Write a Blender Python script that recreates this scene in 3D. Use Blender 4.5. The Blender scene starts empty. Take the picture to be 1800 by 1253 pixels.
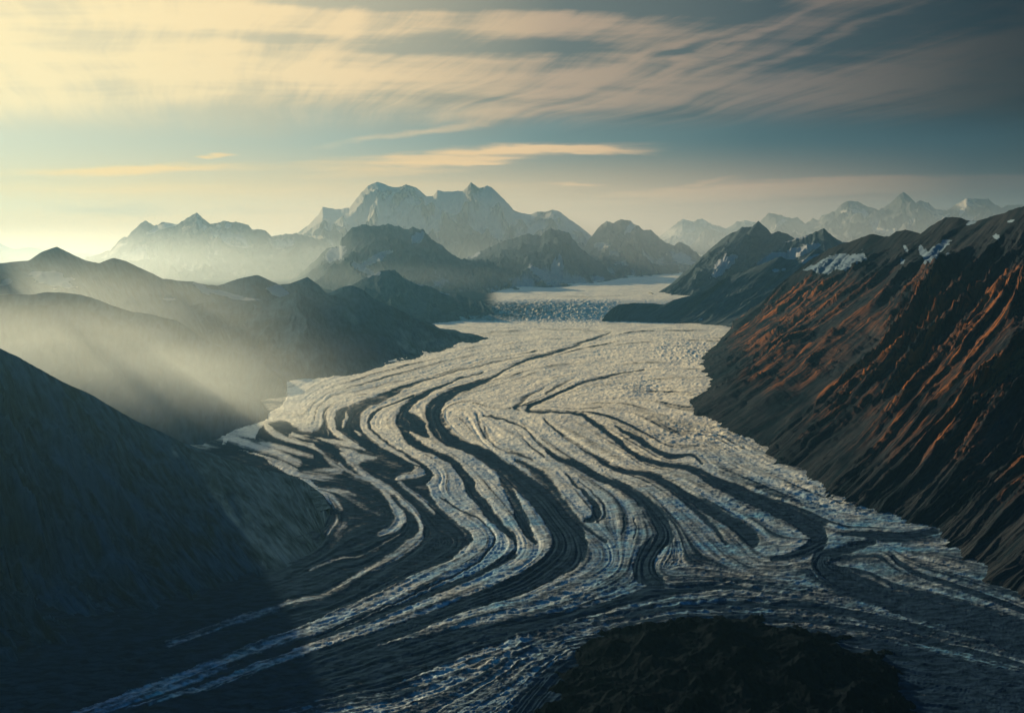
import bpy, math
import numpy as np
from mathutils import Vector

# ------------------------------------------------------------------ camera, sky, sun, exposure
sc = bpy.context.scene
F = 1729.0            # focal length in photo pixels (1800 wide)
CX, HY, HC = 900.0, 430.0, 900.0   # image centre x, eye level row, camera height in metres
cd = bpy.data.cameras.new("camera")
cam = bpy.data.objects.new("camera", cd)
sc.collection.objects.link(cam)
cam.location = (0, 0, HC)
cam.rotation_euler = (math.radians(90), 0, 0)
cd.sensor_width = 36.0
cd.lens = 36.0 * F / 1800.0
cd.shift_y = (HY - 626.5) / 1800.0
cd.clip_start = 1.0
cd.clip_end = 300000.0
sc.camera = cam

ZENITH = (0.002, 0.110, 0.29, 1)
SUN_AZ, SUN_EL = -44.5, 14.2        # degrees left of the view direction, height
saz, sel = math.radians(SUN_AZ), math.radians(SUN_EL)
SUN = Vector((math.sin(saz) * math.cos(sel), math.cos(saz) * math.cos(sel), math.sin(sel)))
sl = bpy.data.lights.new("sun", 'SUN')
sl.energy = 5.0
sl.angle = math.radians(0.6)
sl.color = (1.0, 0.78, 0.48)
so = bpy.data.objects.new("sun", sl)
sc.collection.objects.link(so)
so.rotation_euler = SUN.to_track_quat('Z', 'Y').to_euler()

sc.view_settings.view_transform = 'Standard'
sc.view_settings.look = 'None'
sc.view_settings.gamma = 1.0
sc.view_settings.exposure = 1.0
sc.render.engine = 'CYCLES'
sc.cycles.use_denoising = True
sc.cycles.max_bounces = 5
sc.cycles.diffuse_bounces = 2
sc.cycles.glossy_bounces = 2
sc.cycles.volume_bounces = 1
sc.cycles.volume_step_rate = 0.7
sc.cycles.sample_clamp_indirect = 4.0


class NT:
    """small helper for node trees"""
    def __init__(self, nt):
        self.nt = nt
        nt.nodes.clear()

    def n(self, typ, props=None, **ins):
        nd = self.nt.nodes.new(typ)
        for k, v in (props or {}).items():
            setattr(nd, k, v)
        for k, v in ins.items():
            self.set(nd, k, v)
        return nd

    def set(self, nd, k, v):
        if isinstance(k, str) and k.startswith('i') and k[1:].isdigit():
            sock = nd.inputs[int(k[1:])]
        else:
            sock = nd.inputs[k.replace('_', ' ')] if k.replace('_', ' ') in nd.inputs else nd.inputs[k]
        if hasattr(v, 'is_output') or isinstance(v, bpy.types.NodeSocket):
            self.nt.links.new(v, sock)
        elif isinstance(v, bpy.types.Node):
            self.nt.links.new(v.outputs[0], sock)
        else:
            sock.default_value = v

    def m(self, op, a, b=None, c=None, clamp=False):
        nd = self.nt.nodes.new('ShaderNodeMath')
        nd.operation = op
        nd.use_clamp = clamp
        for i, v in enumerate((a, b, c)):
            if v is not None:
                self.set(nd, 'i%d' % i, v)
        return nd.outputs[0]

    def vm(self, op, a, b=None):
        nd = self.nt.nodes.new('ShaderNodeVectorMath')
        nd.operation = op
        for i, v in enumerate((a, b)):
            if v is not None:
                self.set(nd, 'i%d' % i, v)
        return nd.outputs['Value'] if op in ('DOT_PRODUCT', 'LENGTH') else nd.outputs[0]

    def mix(self, f, a, b, blend='MIX'):
        nd = self.nt.nodes.new('ShaderNodeMix')
        nd.data_type = 'RGBA'
        nd.blend_type = blend
        self.set(nd, 'i0', f)
        self.set(nd, 'i6', a)
        self.set(nd, 'i7', b)
        return nd.outputs[2]

    def ramp(self, f, stops, interp='LINEAR'):
        nd = self.nt.nodes.new('ShaderNodeValToRGB')
        cr = nd.color_ramp
        cr.interpolation = interp
        while len(cr.elements) < len(stops):
            cr.elements.new(0.5)
        for e, (p, c) in zip(cr.elements, stops):
            e.position = p
            e.color = c if len(c) == 4 else (*c, 1)
        self.set(nd, 'i0', f)
        return nd.outputs[0]

    def sstep(self, x, lo, hi):
        nd = self.nt.nodes.new('ShaderNodeMapRange')
        nd.interpolation_type = 'SMOOTHSTEP'
        self.set(nd, 'i0', x)
        nd.inputs[1].default_value = lo
        nd.inputs[2].default_value = hi
        nd.inputs[3].default_value = 0
        nd.inputs[4].default_value = 1
        return nd.outputs[0]

    def noise(self, vec, scale, detail=4, rough=0.55, dist=0.0):
        return self.n('ShaderNodeTexNoise', Vector=vec, Scale=scale, Detail=float(detail), Roughness=rough, Distortion=dist).outputs[0]

    def xyz(self, x, y, z):
        return self.n('ShaderNodeCombineXYZ', X=x, Y=y, Z=z).outputs[0]


def build_world():
    w = bpy.data.worlds.new("World")
    sc.world = w
    w.use_nodes = True
    t = NT(w.node_tree)
    tc = t.n('ShaderNodeTexCoord').outputs['Generated']
    dx, dy, dz = t.n('ShaderNodeSeparateXYZ', Vector=tc).outputs
    sky = t.n('ShaderNodeTexSky', {'sky_type': 'NISHITA', 'sun_disc': False, 'sun_elevation': sel,
                                   'sun_rotation': saz, 'altitude': 900.0, 'air_density': 1.0,
                                   'dust_density': 1.5, 'ozone_density': 1.6}).outputs[0]
    base = t.vm('MULTIPLY', sky, (0.085, 0.10, 0.10))
    f = t.m('ADD', t.m('MULTIPLY', t.vm('DOT_PRODUCT', tc, (-0.5987, 0.7663, 0.2334)), 0.5), 0.5)   # 1 towards the sun
    # bearings on the vault: x grows to the right, y down from 14 degrees above the horizon
    dyc = t.m('MAXIMUM', dy, 0.12)
    u = t.m('ADD', t.m('MULTIPLY', t.m('DIVIDE', dx, dyc), F), CX)
    v = t.m('SUBTRACT', HY, t.m('MULTIPLY', t.m('DIVIDE', dz, dyc), F))
    # a level sheet of cloud seen in perspective, its streaks running with the wind
    zz = t.m('ADD', t.m('MAXIMUM', dz, 0.0), 0.05)
    px = t.m('DIVIDE', dx, zz)
    py = t.m('DIVIDE', dy, zz)
    cx, cy = -0.326, 0.945
    su = t.m('ADD', t.m('MULTIPLY', px, cx), t.m('MULTIPLY', py, cy))
    sv = t.m('ADD', t.m('MULTIPLY', px, cy), t.m('MULTIPLY', py, -cx))
    wob = t.noise(t.xyz(t.m('MULTIPLY', px, 0.3), t.m('MULTIPLY', py, 0.3), 3.0), 1.0, 3)
    sv2 = t.m('ADD', sv, t.m('MULTIPLY', wob, 0.9))
    streak = t.noise(t.xyz(t.m('MULTIPLY', su, 0.16), t.m('MULTIPLY', sv2, 1.6), 0.0), 1.0, 6, 0.58)
    fine = t.noise(t.xyz(t.m('MULTIPLY', su, 0.6), t.m('MULTIPLY', sv2, 8.0), 7.0), 1.0, 8, 0.68)
    hb = t.noise(t.xyz(t.m('MULTIPLY', u, 1 / 520.0), t.m('MULTIPLY', v, 1 / 42.0), 2.0), 1.0, 6, 0.58, 0.2)
    wp1 = t.noise(t.xyz(t.m('MULTIPLY', u, 1 / 260.0), t.m('MULTIPLY', v, 1 / 60.0), 31.0), 1.0, 4)
    wp2 = t.noise(t.xyz(t.m('MULTIPLY', u, 1 / 90.0), t.m('MULTIPLY', v, 1 / 16.0), 37.0), 1.0, 5, 0.6)
    P = t.xyz(t.m('ADD', u, t.m('MULTIPLY', t.m('SUBTRACT', wp1, 0.5), 90.0)),
              t.m('ADD', v, t.m('ADD', t.m('MULTIPLY', t.m('SUBTRACT', wp1, 0.5), 34.0), t.m('MULTIPLY', t.m('SUBTRACT', wp2, 0.5), 16.0))), 0.0)

    def patches(lst):
        tot = None
        for (x, y, rx, ry, an, am) in lst:
            mp = t.n('ShaderNodeMapping', {'vector_type': 'TEXTURE'}, Vector=P)
            mp.inputs['Location'].default_value = (x, y, 0)
            mp.inputs['Rotation'].default_value = (0, 0, math.radians(an))
            mp.inputs['Scale'].default_value = (rx, ry, 1)
            e = t.m('MULTIPLY', t.m('SUBTRACT', 1.0, t.sstep(t.vm('LENGTH', mp.outputs[0]), 0.1, 1.25)), am)
            tot = e if tot is None else t.m('ADD', tot, e)
        return tot
    hip = patches([(735, 322, 1, 1, 0, 0.0), (760, -8, 420, 34, 0, -1.6), (1130, 2, 300, 40, 4, -1.3), (1680, 20, 400, 60, -14, -1.2), (930, 86, 300, 20, 3, -0.95), (1208, 97, 70, 13, -6, -1.0),
                   (470, 68, 150, 15, 2, -0.7), (680, 82, 130, 16, 4, -0.6), (1640, 120, 230, 26, -8, -0.45), (200, 60, 220, 10, 2, -0.3), (380, 185, 330, 34, 2, -0.6), (700, 180, 260, 26, -3, -0.4),
                   (600, 62, 150, 26, -47, 0.45), (1120, 112, 330, 13, -20, 0.55), (1300, 72, 300, 10, -25, 0.5), (1470, 62, 260, 10, -22, 0.5), (1000, 52, 260, 16, 2, 0.5),
                   (300, 118, 420, 26, 2, 0.6), (330, 30, 420, 24, 0, 0.5), (1380, 140, 400, 18, -3, 0.4), (950, 150, 300, 26, -4, 0.45), (720, 232, 200, 11, -8, 0.9), (960, 190, 260, 14, -4, 0.5)])
    edge = t.m('ADD', v, t.m('ADD', t.m('MULTIPLY', t.m('SUBTRACT', streak, 0.5), 90.0), t.m('MULTIPLY', t.m('SUBTRACT', hb, 0.5), 60.0)))
    lane = t.m('SUBTRACT', 1.0, t.sstep(edge, 165, 250))
    tex = t.m('ADD', t.m('MULTIPLY', t.m('SUBTRACT', streak, 0.5), 2.4), t.m('ADD', t.m('MULTIPLY', t.m('SUBTRACT', fine, 0.5), 1.1), t.m('MULTIPLY', t.m('SUBTRACT', hb, 0.5), 1.8)))
    m1 = t.m('ADD', t.m('MULTIPLY', lane, 0.72), t.m('ADD', t.m('MULTIPLY', hip, 0.62), t.m('MULTIPLY', tex, t.m('ADD', t.m('MULTIPLY', lane, 0.75), 0.30))))
    m1 = t.sstep(m1, 0.05, 1.0)
    # low long banks close to the horizon
    low = t.noise(t.xyz(t.m('MULTIPLY', u, 1 / 330.0), t.m('MULTIPLY', v, 1 / 17.0), 5.0), 1.0, 7, 0.62, 0.3)
    lop = patches([(840, 274, 360, 17, -3, 1.0), (1030, 266, 150, 8, 0, 0.9), (230, 299, 300, 12, -2, 1.0), (1420, 338, 380, 28, -3, 1.9), (1750, 330, 220, 24, -4, 1.4), (1240, 321, 80, 6, -8, 0.8), (395, 273, 34, 5, -3, 1.3), (360, 277, 18, 3, 0, 0.8),
                   (845, 289, 60, 5, 0, 1.1), (700, 300, 300, 18, -2, 0.6), (1010, 322, 60, 4, 0, 0.8), (600, 330, 700, 20, 0, 0.35), (100, 340, 400, 16, 0, 0.4), (1100, 350, 260, 14, -3, 0.6)])
    m2 = t.m('ADD', t.m('MULTIPLY', lop, 0.75), t.m('MULTIPLY', t.m('SUBTRACT', low, 0.5), t.m('ADD', 0.35, t.m('MULTIPLY', lop, 2.2))))
    m2 = t.sstep(m2, 0.02, 1.1)
    bars = t.m('ADD', patches([(190, 366, 130, 10, 1, 1.0), (440, 375, 170, 7, 1, 0.5), (1420, 352, 200, 7, -2, 0.5), (1560, 345, 160, 5, -2, 0.5), (60, 320, 120, 5, 0, 0.3)]), 0.0, clamp=True)
    chi = t.ramp(f, [(0.0, (0.012, 0.024, 0.042)), (0.50, (0.012, 0.022, 0.038)), (0.70, (0.016, 0.020, 0.026)), (0.735, (0.055, 0.052, 0.054)), (0.81, (0.23, 0.185, 0.16)),
                     (0.885, (0.52, 0.38, 0.26)), (0.937, (0.96, 0.70, 0.39)), (0.99, (1.10, 0.85, 0.45))])
    clear = t.ramp(f, [(0.0, (0.010, 0.03, 0.07)), (0.50, (0.012, 0.035, 0.07)), (0.70, (0.006, 0.014, 0.026)), (0.735, (0.014, 0.036, 0.058)), (0.81, (0.048, 0.088, 0.105)),
                       (0.885, (0.16, 0.215, 0.205)), (0.937, (0.40, 0.42, 0.33)), (0.99, (0.70, 0.60, 0.38))])
    clo = t.ramp(f, [(0.0, (0.03, 0.05, 0.08)), (0.60, (0.05, 0.065, 0.08)), (0.727, (0.15, 0.125, 0.11)), (0.81, (0.62, 0.41, 0.26)),
                     (0.89, (1.05, 0.68, 0.34)), (0.937, (1.16, 0.73, 0.31)), (0.99, (1.28, 0.76, 0.22))])
    chd = t.ramp(f, [(0.0, (0.010, 0.022, 0.04)), (0.50, (0.010, 0.02, 0.035)), (0.70, (0.008, 0.013, 0.021)), (0.735, (0.016, 0.025, 0.034)), (0.81, (0.060, 0.080, 0.092)),
                     (0.885, (0.15, 0.165, 0.155)), (0.937, (0.48, 0.42, 0.29)), (0.99, (0.86, 0.70, 0.42))])
    hz = t.m('SUBTRACT', 1.0, t.sstep(v, 240, 385))
    hz = t.m('SUBTRACT', 1.0, hz)
    air = t.mix(t.m('MULTIPLY', hz, 0.90), t.mix(0.9, base, clear), clo)
    c1 = t.mix(t.m('MULTIPLY', m2, 0.9), air, clo)
    c1 = t.mix(t.m('MULTIPLY', bars, 0.42), c1, t.mix(0.5, chi, (0.1, 0.1, 0.1, 1)))
    c1 = t.mix(t.m('MULTIPLY', lane, 0.85), c1, chd)
    c2 = t.mix(t.m('MULTIPLY', m1, 0.95), c1, chi)
    fw = t.sstep(dy, 0.05, 0.3)
    c2 = t.mix(fw, t.mix(0.4, clear, chi), c2)
    # overhead, out of view: sky made strong blue to fill the shadows
    zen = t.sstep(dz, 0.27, 0.55)
    c3 = t.mix(zen, c2, ZENITH)
    c4 = t.mix(t.sstep(dz, -0.25, -0.02), (0.006, 0.012, 0.02, 1), c3)
    bg = t.n('ShaderNodeBackground', Color=c4, Strength=0.50)
    out = t.n('ShaderNodeOutputWorld')
    t.nt.links.new(bg.outputs[0], out.inputs[0])


build_world()


# ------------------------------------------------------------------ numbers: noise and projection
def _hash(ix, iy, seed):
    h = (ix.astype(np.int64) * 374761393 + iy.astype(np.int64) * 668265263 + seed * 1442695041) & 0xFFFFFFFF
    h = ((h ^ (h >> 13)) * 1274126177) & 0xFFFFFFFF
    return h ^ (h >> 16)


_ga = np.arange(256) * (2 * np.pi / 256)
_GX, _GY = np.cos(_ga).astype(np.float32), np.sin(_ga).astype(np.float32)


def perlin(x, y, seed=0):
    x, y = np.broadcast_arrays(np.asarray(x, np.float64), np.asarray(y, np.float64))
    x0, y0 = np.floor(x), np.floor(y)
    fx, fy = (x - x0).astype(np.float32), (y - y0).astype(np.float32)
    ix, iy = x0.astype(np.int64), y0.astype(np.int64)
    def g(a, b, dx, dy):
        h = _hash(a, b, seed) & 255
        return _GX[h] * dx + _GY[h] * dy
    u = fx * fx * fx * (fx * (fx * 6 - 15) + 10)
    v = fy * fy * fy * (fy * (fy * 6 - 15) + 10)
    n00, n10 = g(ix, iy, fx, fy), g(ix + 1, iy, fx - 1, fy)
    n01, n11 = g(ix, iy + 1, fx, fy - 1), g(ix + 1, iy + 1, fx - 1, fy - 1)
    return ((n00 * (1 - u) + n10 * u) * (1 - v) + (n01 * (1 - u) + n11 * u) * v) * 1.5


def fbm(x, y, seed=0, octv=5, gain=0.5, lac=2.03):
    s, a, tot = 0.0, 1.0, 0.0
    for o in range(octv):
        s = s + a * perlin(x * lac ** o, y * lac ** o, seed + o * 17)
        tot += a
        a *= gain
    return s / tot


def ridged(x, y, seed=0, octv=5, gain=0.5, lac=2.1):
    """0..1, sharp crests at 1"""
    s, a, tot = 0.0, 1.0, 0.0
    wgt = 1.0
    for o in range(octv):
        r = 1 - np.abs(perlin(x * lac ** o, y * lac ** o, seed + o * 31)) * 1.6
        r = np.clip(r, 0, 1) ** 2
        s = s + a * r * wgt
        wgt = np.clip(r * 1.6, 0.25, 1)
        tot += a
        a *= gain
    return s / tot


def ss(x, a, b):
    t = np.clip((x - a) / (b - a), 0, 1)
    return t * t * (3 - 2 * t)


def ground(Y):
    """height of the ice surface with distance: flat tongue, icefall, upper basin"""
    Y = np.asarray(Y, np.float64)
    return 205 * ss(Y, 11250, 12700) + 100 * np.clip((Y - 12700) / 7500, 0, 1) + 490 * np.clip((Y - 20200) / 22000, 0, 1.3)


_Yt = np.concatenate([np.linspace(150, 12000, 1500), np.linspace(12010, 60000, 3000)])
_pyt = HY + (HC - ground(_Yt)) * F / _Yt


def depth_of(py):
    """distance at which the ice shows on image row py"""
    return np.interp(np.asarray(py, np.float64), _pyt[::-1], _Yt[::-1])


def world_pt(px, py, Y):
    return np.stack([(px - CX) / F * Y, Y * np.ones_like(px), HC - (py - HY) / F * Y], -1)


def tag(o, label=None, cat=None, group=None, kind=None):
    if label: o['label'] = label
    if cat: o['category'] = cat
    if group: o['group'] = group
    if kind: o['kind'] = kind
    return o


def grid_mesh(name, P, attrs, mat, smooth=True):
    """P: (rows, cols, 3)"""
    nr, nc, _ = P.shape
    me = bpy.data.meshes.new(name)
    nv = nr * nc
    me.vertices.add(nv)
    me.vertices.foreach_set('co', P.reshape(-1).astype(np.float32))
    idx = np.arange(nv).reshape(nr, nc)
    q = np.stack([idx[:-1, :-1], idx[:-1, 1:], idx[1:, 1:], idx[1:, :-1]], -1).reshape(-1, 4)
    nf = len(q)
    me.loops.add(nf * 4)
    me.loops.foreach_set('vertex_index', q.reshape(-1).astype(np.int32))
    me.polygons.add(nf)
    me.polygons.foreach_set('loop_start', (np.arange(nf) * 4).astype(np.int32))
    me.polygons.foreach_set('use_smooth', np.full(nf, smooth))
    me.update(calc_edges=True)
    for k, a in attrs.items():
        if a.ndim == 3:
            at = me.attributes.new(k, 'FLOAT_VECTOR', 'POINT')
            at.data.foreach_set('vector', a.reshape(-1).astype(np.float32))
        else:
            at = me.attributes.new(k, 'FLOAT', 'POINT')
            at.data.foreach_set('value', a.reshape(-1).astype(np.float32))
    me.materials.append(mat)
    o = bpy.data.objects.new(name, me)
    sc.collection.objects.link(o)
    return o


# ------------------------------------------------------------------ materials
def new_mat(name):
    m = bpy.data.materials.new(name)
    m.use_nodes = True
    return m, NT(m.node_tree)


def attr(t, name):
    return t.n('ShaderNodeAttribute', {'attribute_name': name})


def finish(t, col, rough, normal, spec=0.3):
    b = t.n('ShaderNodeBsdfPrincipled', Base_Color=col, Roughness=rough)
    t.set(b, 'Specular IOR Level', spec)
    if normal is not None:
        t.set(b, 'Normal', normal)
    out = t.n('ShaderNodeOutputMaterial')
    t.nt.links.new(b.outputs[0], out.inputs[0])


def rock_mat(name, dark, light, snow=(0.70, 0.71, 0.70), scale=60.0, bump=6.0, stretch=4.0, twist=0.4, speck=0.55):
    m, t = new_mat(name)
    fl = attr(t, 'flow').outputs['Vector']
    s = t.n('ShaderNodeSeparateXYZ', Vector=fl)
    v1 = t.xyz(t.m('MULTIPLY', s.outputs[0], 1 / scale), t.m('MULTIPLY', s.outputs[1], 1 / (scale * stretch)), 0.0)
    n1 = t.noise(v1, 1.0, 8, 0.66, twist)
    v2 = t.xyz(t.m('MULTIPLY', s.outputs[0], 1 / (scale * 7)), t.m('MULTIPLY', s.outputs[1], 1 / (scale * 14)), 5.0)
    n2 = t.noise(v2, 1.0, 4, 0.55, 0.6)
    f = t.sstep(t.m('ADD', t.m('MULTIPLY', n1, 0.6), t.m('MULTIPLY', n2, 0.4)), 0.36, 0.64)
    col = t.mix(f, (*dark, 1), (*light, 1))
    veg = attr(t, 'veg').outputs['Fac']
    vc = t.mix(t.sstep(n1, 0.35, 0.65), (0.050, 0.022, 0.010, 1), (0.25, 0.092, 0.032, 1))
    vf = t.m('MULTIPLY', veg, t.sstep(t.m('ADD', t.m('MULTIPLY', n1, 0.7), t.m('MULTIPLY', n2, 0.3)), 0.44, 0.58))
    col = t.mix(vf, col, vc)
    sn = attr(t, 'snow').outputs['Fac']
    sf = t.sstep(t.m('ADD', sn, t.m('MULTIPLY', t.m('SUBTRACT', n1, 0.5), speck)), 0.38, 0.62)
    col = t.mix(sf, col, (*snow, 1))
    bh = t.m('MULTIPLY', t.m('SUBTRACT', 1.0, t.m('MULTIPLY', sf, 0.75)), n1)
    bp = t.n('ShaderNodeBump', Strength=1.0, Distance=bump, Height=bh)
    finish(t, col, 1.0, bp.outputs[0], 0.0)
    return m


def ice_mat():
    m, t = new_mat('glacier_ice')
    deb = attr(t, 'debris').outputs['Fac']
    pos = t.n('ShaderNodeNewGeometry').outputs['Position']
    s = t.n('ShaderNodeSeparateXYZ', Vector=pos)
    # crevassed crust: short ridges lying across the flow
    v1 = t.xyz(t.m('MULTIPLY', s.outputs[0], 1 / 42.0), t.m('MULTIPLY', s.outputs[1], 1 / 17.0), 0.0)
    n1 = t.noise(v1, 1.0, 6, 0.62, 0.5)
    v2 = t.xyz(t.m('MULTIPLY', s.outputs[0], 1 / 220.0), t.m('MULTIPLY', s.outputs[1], 1 / 120.0), 4.0)
    n2 = t.noise(v2, 1.0, 5, 0.6, 0.3)
    d = t.m('ADD', deb, t.m('ADD', t.m('MULTIPLY', t.m('SUBTRACT', n1, 0.5), 0.75), t.m('MULTIPLY', t.m('SUBTRACT', n2, 0.5), 0.45)))
    f = t.sstep(d, 0.12, 0.88)
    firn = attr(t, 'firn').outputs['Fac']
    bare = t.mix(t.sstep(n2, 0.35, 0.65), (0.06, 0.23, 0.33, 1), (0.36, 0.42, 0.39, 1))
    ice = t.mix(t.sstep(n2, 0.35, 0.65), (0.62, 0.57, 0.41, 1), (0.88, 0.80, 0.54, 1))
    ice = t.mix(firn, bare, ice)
    v3 = t.xyz(t.m('MULTIPLY', s.outputs[0], 1 / 75.0), t.m('MULTIPLY', s.outputs[1], 1 / 26.0), 9.0)
    ck = t.m('ABSOLUTE', t.m('SUBTRACT', t.noise(v3, 1.0, 4, 0.6, 0.6), 0.5))
    ice = t.mix(t.m('MULTIPLY', t.m('SUBTRACT', 1.0, t.sstep(ck, 0.0, 0.045)), 0.45), ice, (0.06, 0.075, 0.09, 1))
    rub = t.mix(t.sstep(n1, 0.3, 0.7), (0.003, 0.009, 0.019, 1), (0.017, 0.036, 0.060, 1))
    col = t.mix(f, ice, rub)
    bh = t.m('ADD', n1, t.m('MULTIPLY', n2, 1.2))
    amt = t.m('SUBTRACT', 1.0, t.m('MULTIPLY', f, 0.75))
    bp = t.n('ShaderNodeBump', Strength=amt, Distance=7.0, Height=bh)
    ro = t.m('ADD', 0.42, t.m('MULTIPLY', f, 0.58))
    finish(t, col, ro, bp.outputs[0], t.m('MULTIPLY', t.m('SUBTRACT', 1.0, f), 0.6))
    return m


# ------------------------------------------------------------------ the glacier
def z5(*p): return [(350 + x / 3, 550 + y / 3, w / 3) for x, y, w in p]
def z6(*p): return [(850 + x / 3, 550 + y / 3, w / 3) for x, y, w in p]
def b3(*p): return [(400 + x / 3, 835 + y / 3, w / 3) for x, y, w in p]
def b4(*p): return [(800 + x / 3, 835 + y / 3, w / 3) for x, y, w in p]
def b5(*p): return [(1200 + x / 3, 835 + y / 3, w / 3) for x, y, w in p]


S0 = z5((1750, 150, 40), (1450, 230, 50), (1150, 320, 60), (900, 385, 60), (760, 435, 50), (650, 478, 45), (622, 520, 44), (630, 570, 42), (600, 602, 36), (530, 590, 32), (470, 562, 26), (400, 558, 26), (345, 580, 32), (352, 612, 30), (420, 648, 25), (520, 672, 18), (600, 690, 12))
S1 = z5((1000, 420, 20), (900, 452, 25), (780, 465, 35), (715, 500, 40), (688, 560, 42), (710, 620, 36), (780, 668, 30), (830, 692, 22))
S2 = z5((1100, 420, 30), (1000, 455, 40), (900, 508, 36), (866, 560, 36), (880, 620, 36), (960, 680, 36), (1060, 740, 36), (1150, 790, 46), (1180, 820, 46), (1140, 848, 30), (1060, 860, 26), (1042, 882, 16), (1100, 930, 14), (1180, 990, 22), (1245, 1050, 16))
S3 = z5((1400, 380, 20), (1130, 448, 60), (1010, 500, 90), (970, 560, 105), (1000, 620, 95), (1080, 680, 80), (1180, 740, 80), (1290, 800, 90), (1330, 850, 120), (1290, 900, 165), (1310, 960, 150), (1390, 1020, 130), (1480, 1090, 150), (1535, 1160, 150)) \
    + b3((1375, 380, 150), (1250, 470, 130), (1100, 548, 110), (900, 638, 95), (700, 728, 88), (500, 818, 80), (300, 898, 85), (0, 1010, 100), (-400, 1150, 120), (-1200, 1450, 150))
B2 = z5((1500, 300, 6), (1300, 368, 10), (1170, 430, 28), (1095, 480, 35), (1062, 550, 48), (1082, 620, 62), (1160, 690, 62), (1280, 740, 50), (1370, 800, 52), (1440, 870, 78), (1442, 930, 72), (1500, 1000, 72), (1580, 1070, 80), (1660, 1150, 72)) \
    + b3((1545, 330, 52), (1540, 400, 38), (1440, 460, 28), (1300, 530, 24), (1100, 600, 24), (900, 685, 22), (700, 772, 22), (480, 855, 24), (200, 955, 30), (0, 1032, 32), (-400, 1180, 40), (-1200, 1480, 60))
S4 = b4((170, 50, 110), (235, 130, 110), (305, 220, 82), (365, 320, 56), (350, 400, 60))
S5 = b4((290, 60, 14), (350, 120, 24), (395, 200, 46), (450, 270, 60), (490, 330, 62), (455, 400, 74), (350, 470, 70), (200, 540, 64), (0, 620, 60)) \
    + b3((900, 740, 52), (700, 810, 50), (480, 892, 50), (250, 975, 50), (0, 1065, 52), (-400, 1200, 60), (-1200, 1500, 80))
B3 = z6((665, 103, 9), (640, 118, 12), (500, 155, 12), (380, 205, 16), (250, 240, 14), (120, 290, 12), (50, 330, 14)) \
    + z5((1500, 350, 26), (1420, 382, 34), (1300, 430, 50), (1242, 490, 72), (1232, 560, 82), (1280, 640, 90), (1380, 690, 62), (1480, 735, 60), (1570, 785, 66), (1680, 870, 110), (1760, 950, 140)) \
    + b4((440, 110, 150), (520, 210, 190), (590, 310, 215), (590, 390, 200), (480, 470, 165), (350, 545, 130), (150, 625, 105), (0, 680, 90)) \
    + b3((1000, 750, 88), (800, 825, 95), (600, 900, 105), (400, 985, 115), (0, 1130, 140), (-400, 1270, 160), (-1200, 1560, 200))
T3 = z6((0, 545, 6), (150, 578, 6), (225, 612, 8), (290, 680, 9), (350, 738, 14), (450, 790, 20), (550, 820, 26), (650, 870, 34), (750, 920, 34), (830, 980, 44), (900, 1060, 62), (955, 1120, 74), (962, 1180, 76)) \
    + b4((1090, 330, 70), (1040, 378, 78), (990, 430, 92), (1000, 510, 120), (1070, 575, 80), (1000, 620, 50), (850, 660, 36), (700, 700, 40), (520, 760, 60), (300, 800, 80), (0, 880, 140), (-400, 1000, 220), (-1000, 1200, 300), (-2000, 1500, 400))
T4 = z6((320, 560, 7), (420, 640, 10), (560, 740, 16), (650, 790, 20), (750, 830, 22), (850, 850, 28), (950, 890, 34), (1050, 950, 40), (1150, 1010, 44), (1280, 1080, 50), (1380, 1140, 62), (1420, 1190, 54))
T5 = z6((850, 290, 6), (700, 318, 7), (560, 350, 11), (450, 400, 10), (340, 450, 9), (222, 502, 14), (240, 520, 14), (400, 525, 10), (520, 533, 12), (548, 562, 20), (620, 610, 18), (700, 660, 18), (780, 720, 18), (850, 778, 22), (950, 800, 22), (1080, 815, 28), (1150, 850, 38), (1250, 910, 46)) \
    + b5((350, 125, 50), (500, 188, 60), (640, 245, 84), (730, 320, 100), (680, 378, 56), (560, 422, 22), (470, 432, 8))
T6 = z6((690, 595, 7), (780, 640, 13), (850, 680, 19), (920, 738, 20), (1000, 760, 16), (1110, 740, 10), (1160, 800, 8))
T7 = b5((1000, 350, 20), (850, 385, 30), (720, 410, 55), (730, 470, 80), (850, 535, 95), (1000, 595, 90), (1150, 650, 90), (1350, 705, 90), (1550, 765, 100), (1800, 860, 125), (2200, 1000, 150), (3000, 1300, 200))
S6 = b4((0, 760, 60), (150, 725, 70), (350, 680, 80), (550, 625, 90), (720, 560, 100), (840, 480, 100), (860, 400, 100), (830, 320, 90), (760, 260, 80), (690, 200, 60)) \
    + z6((480, 960, 60), (380, 850, 50), (250, 760, 50), (120, 700, 50))

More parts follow.
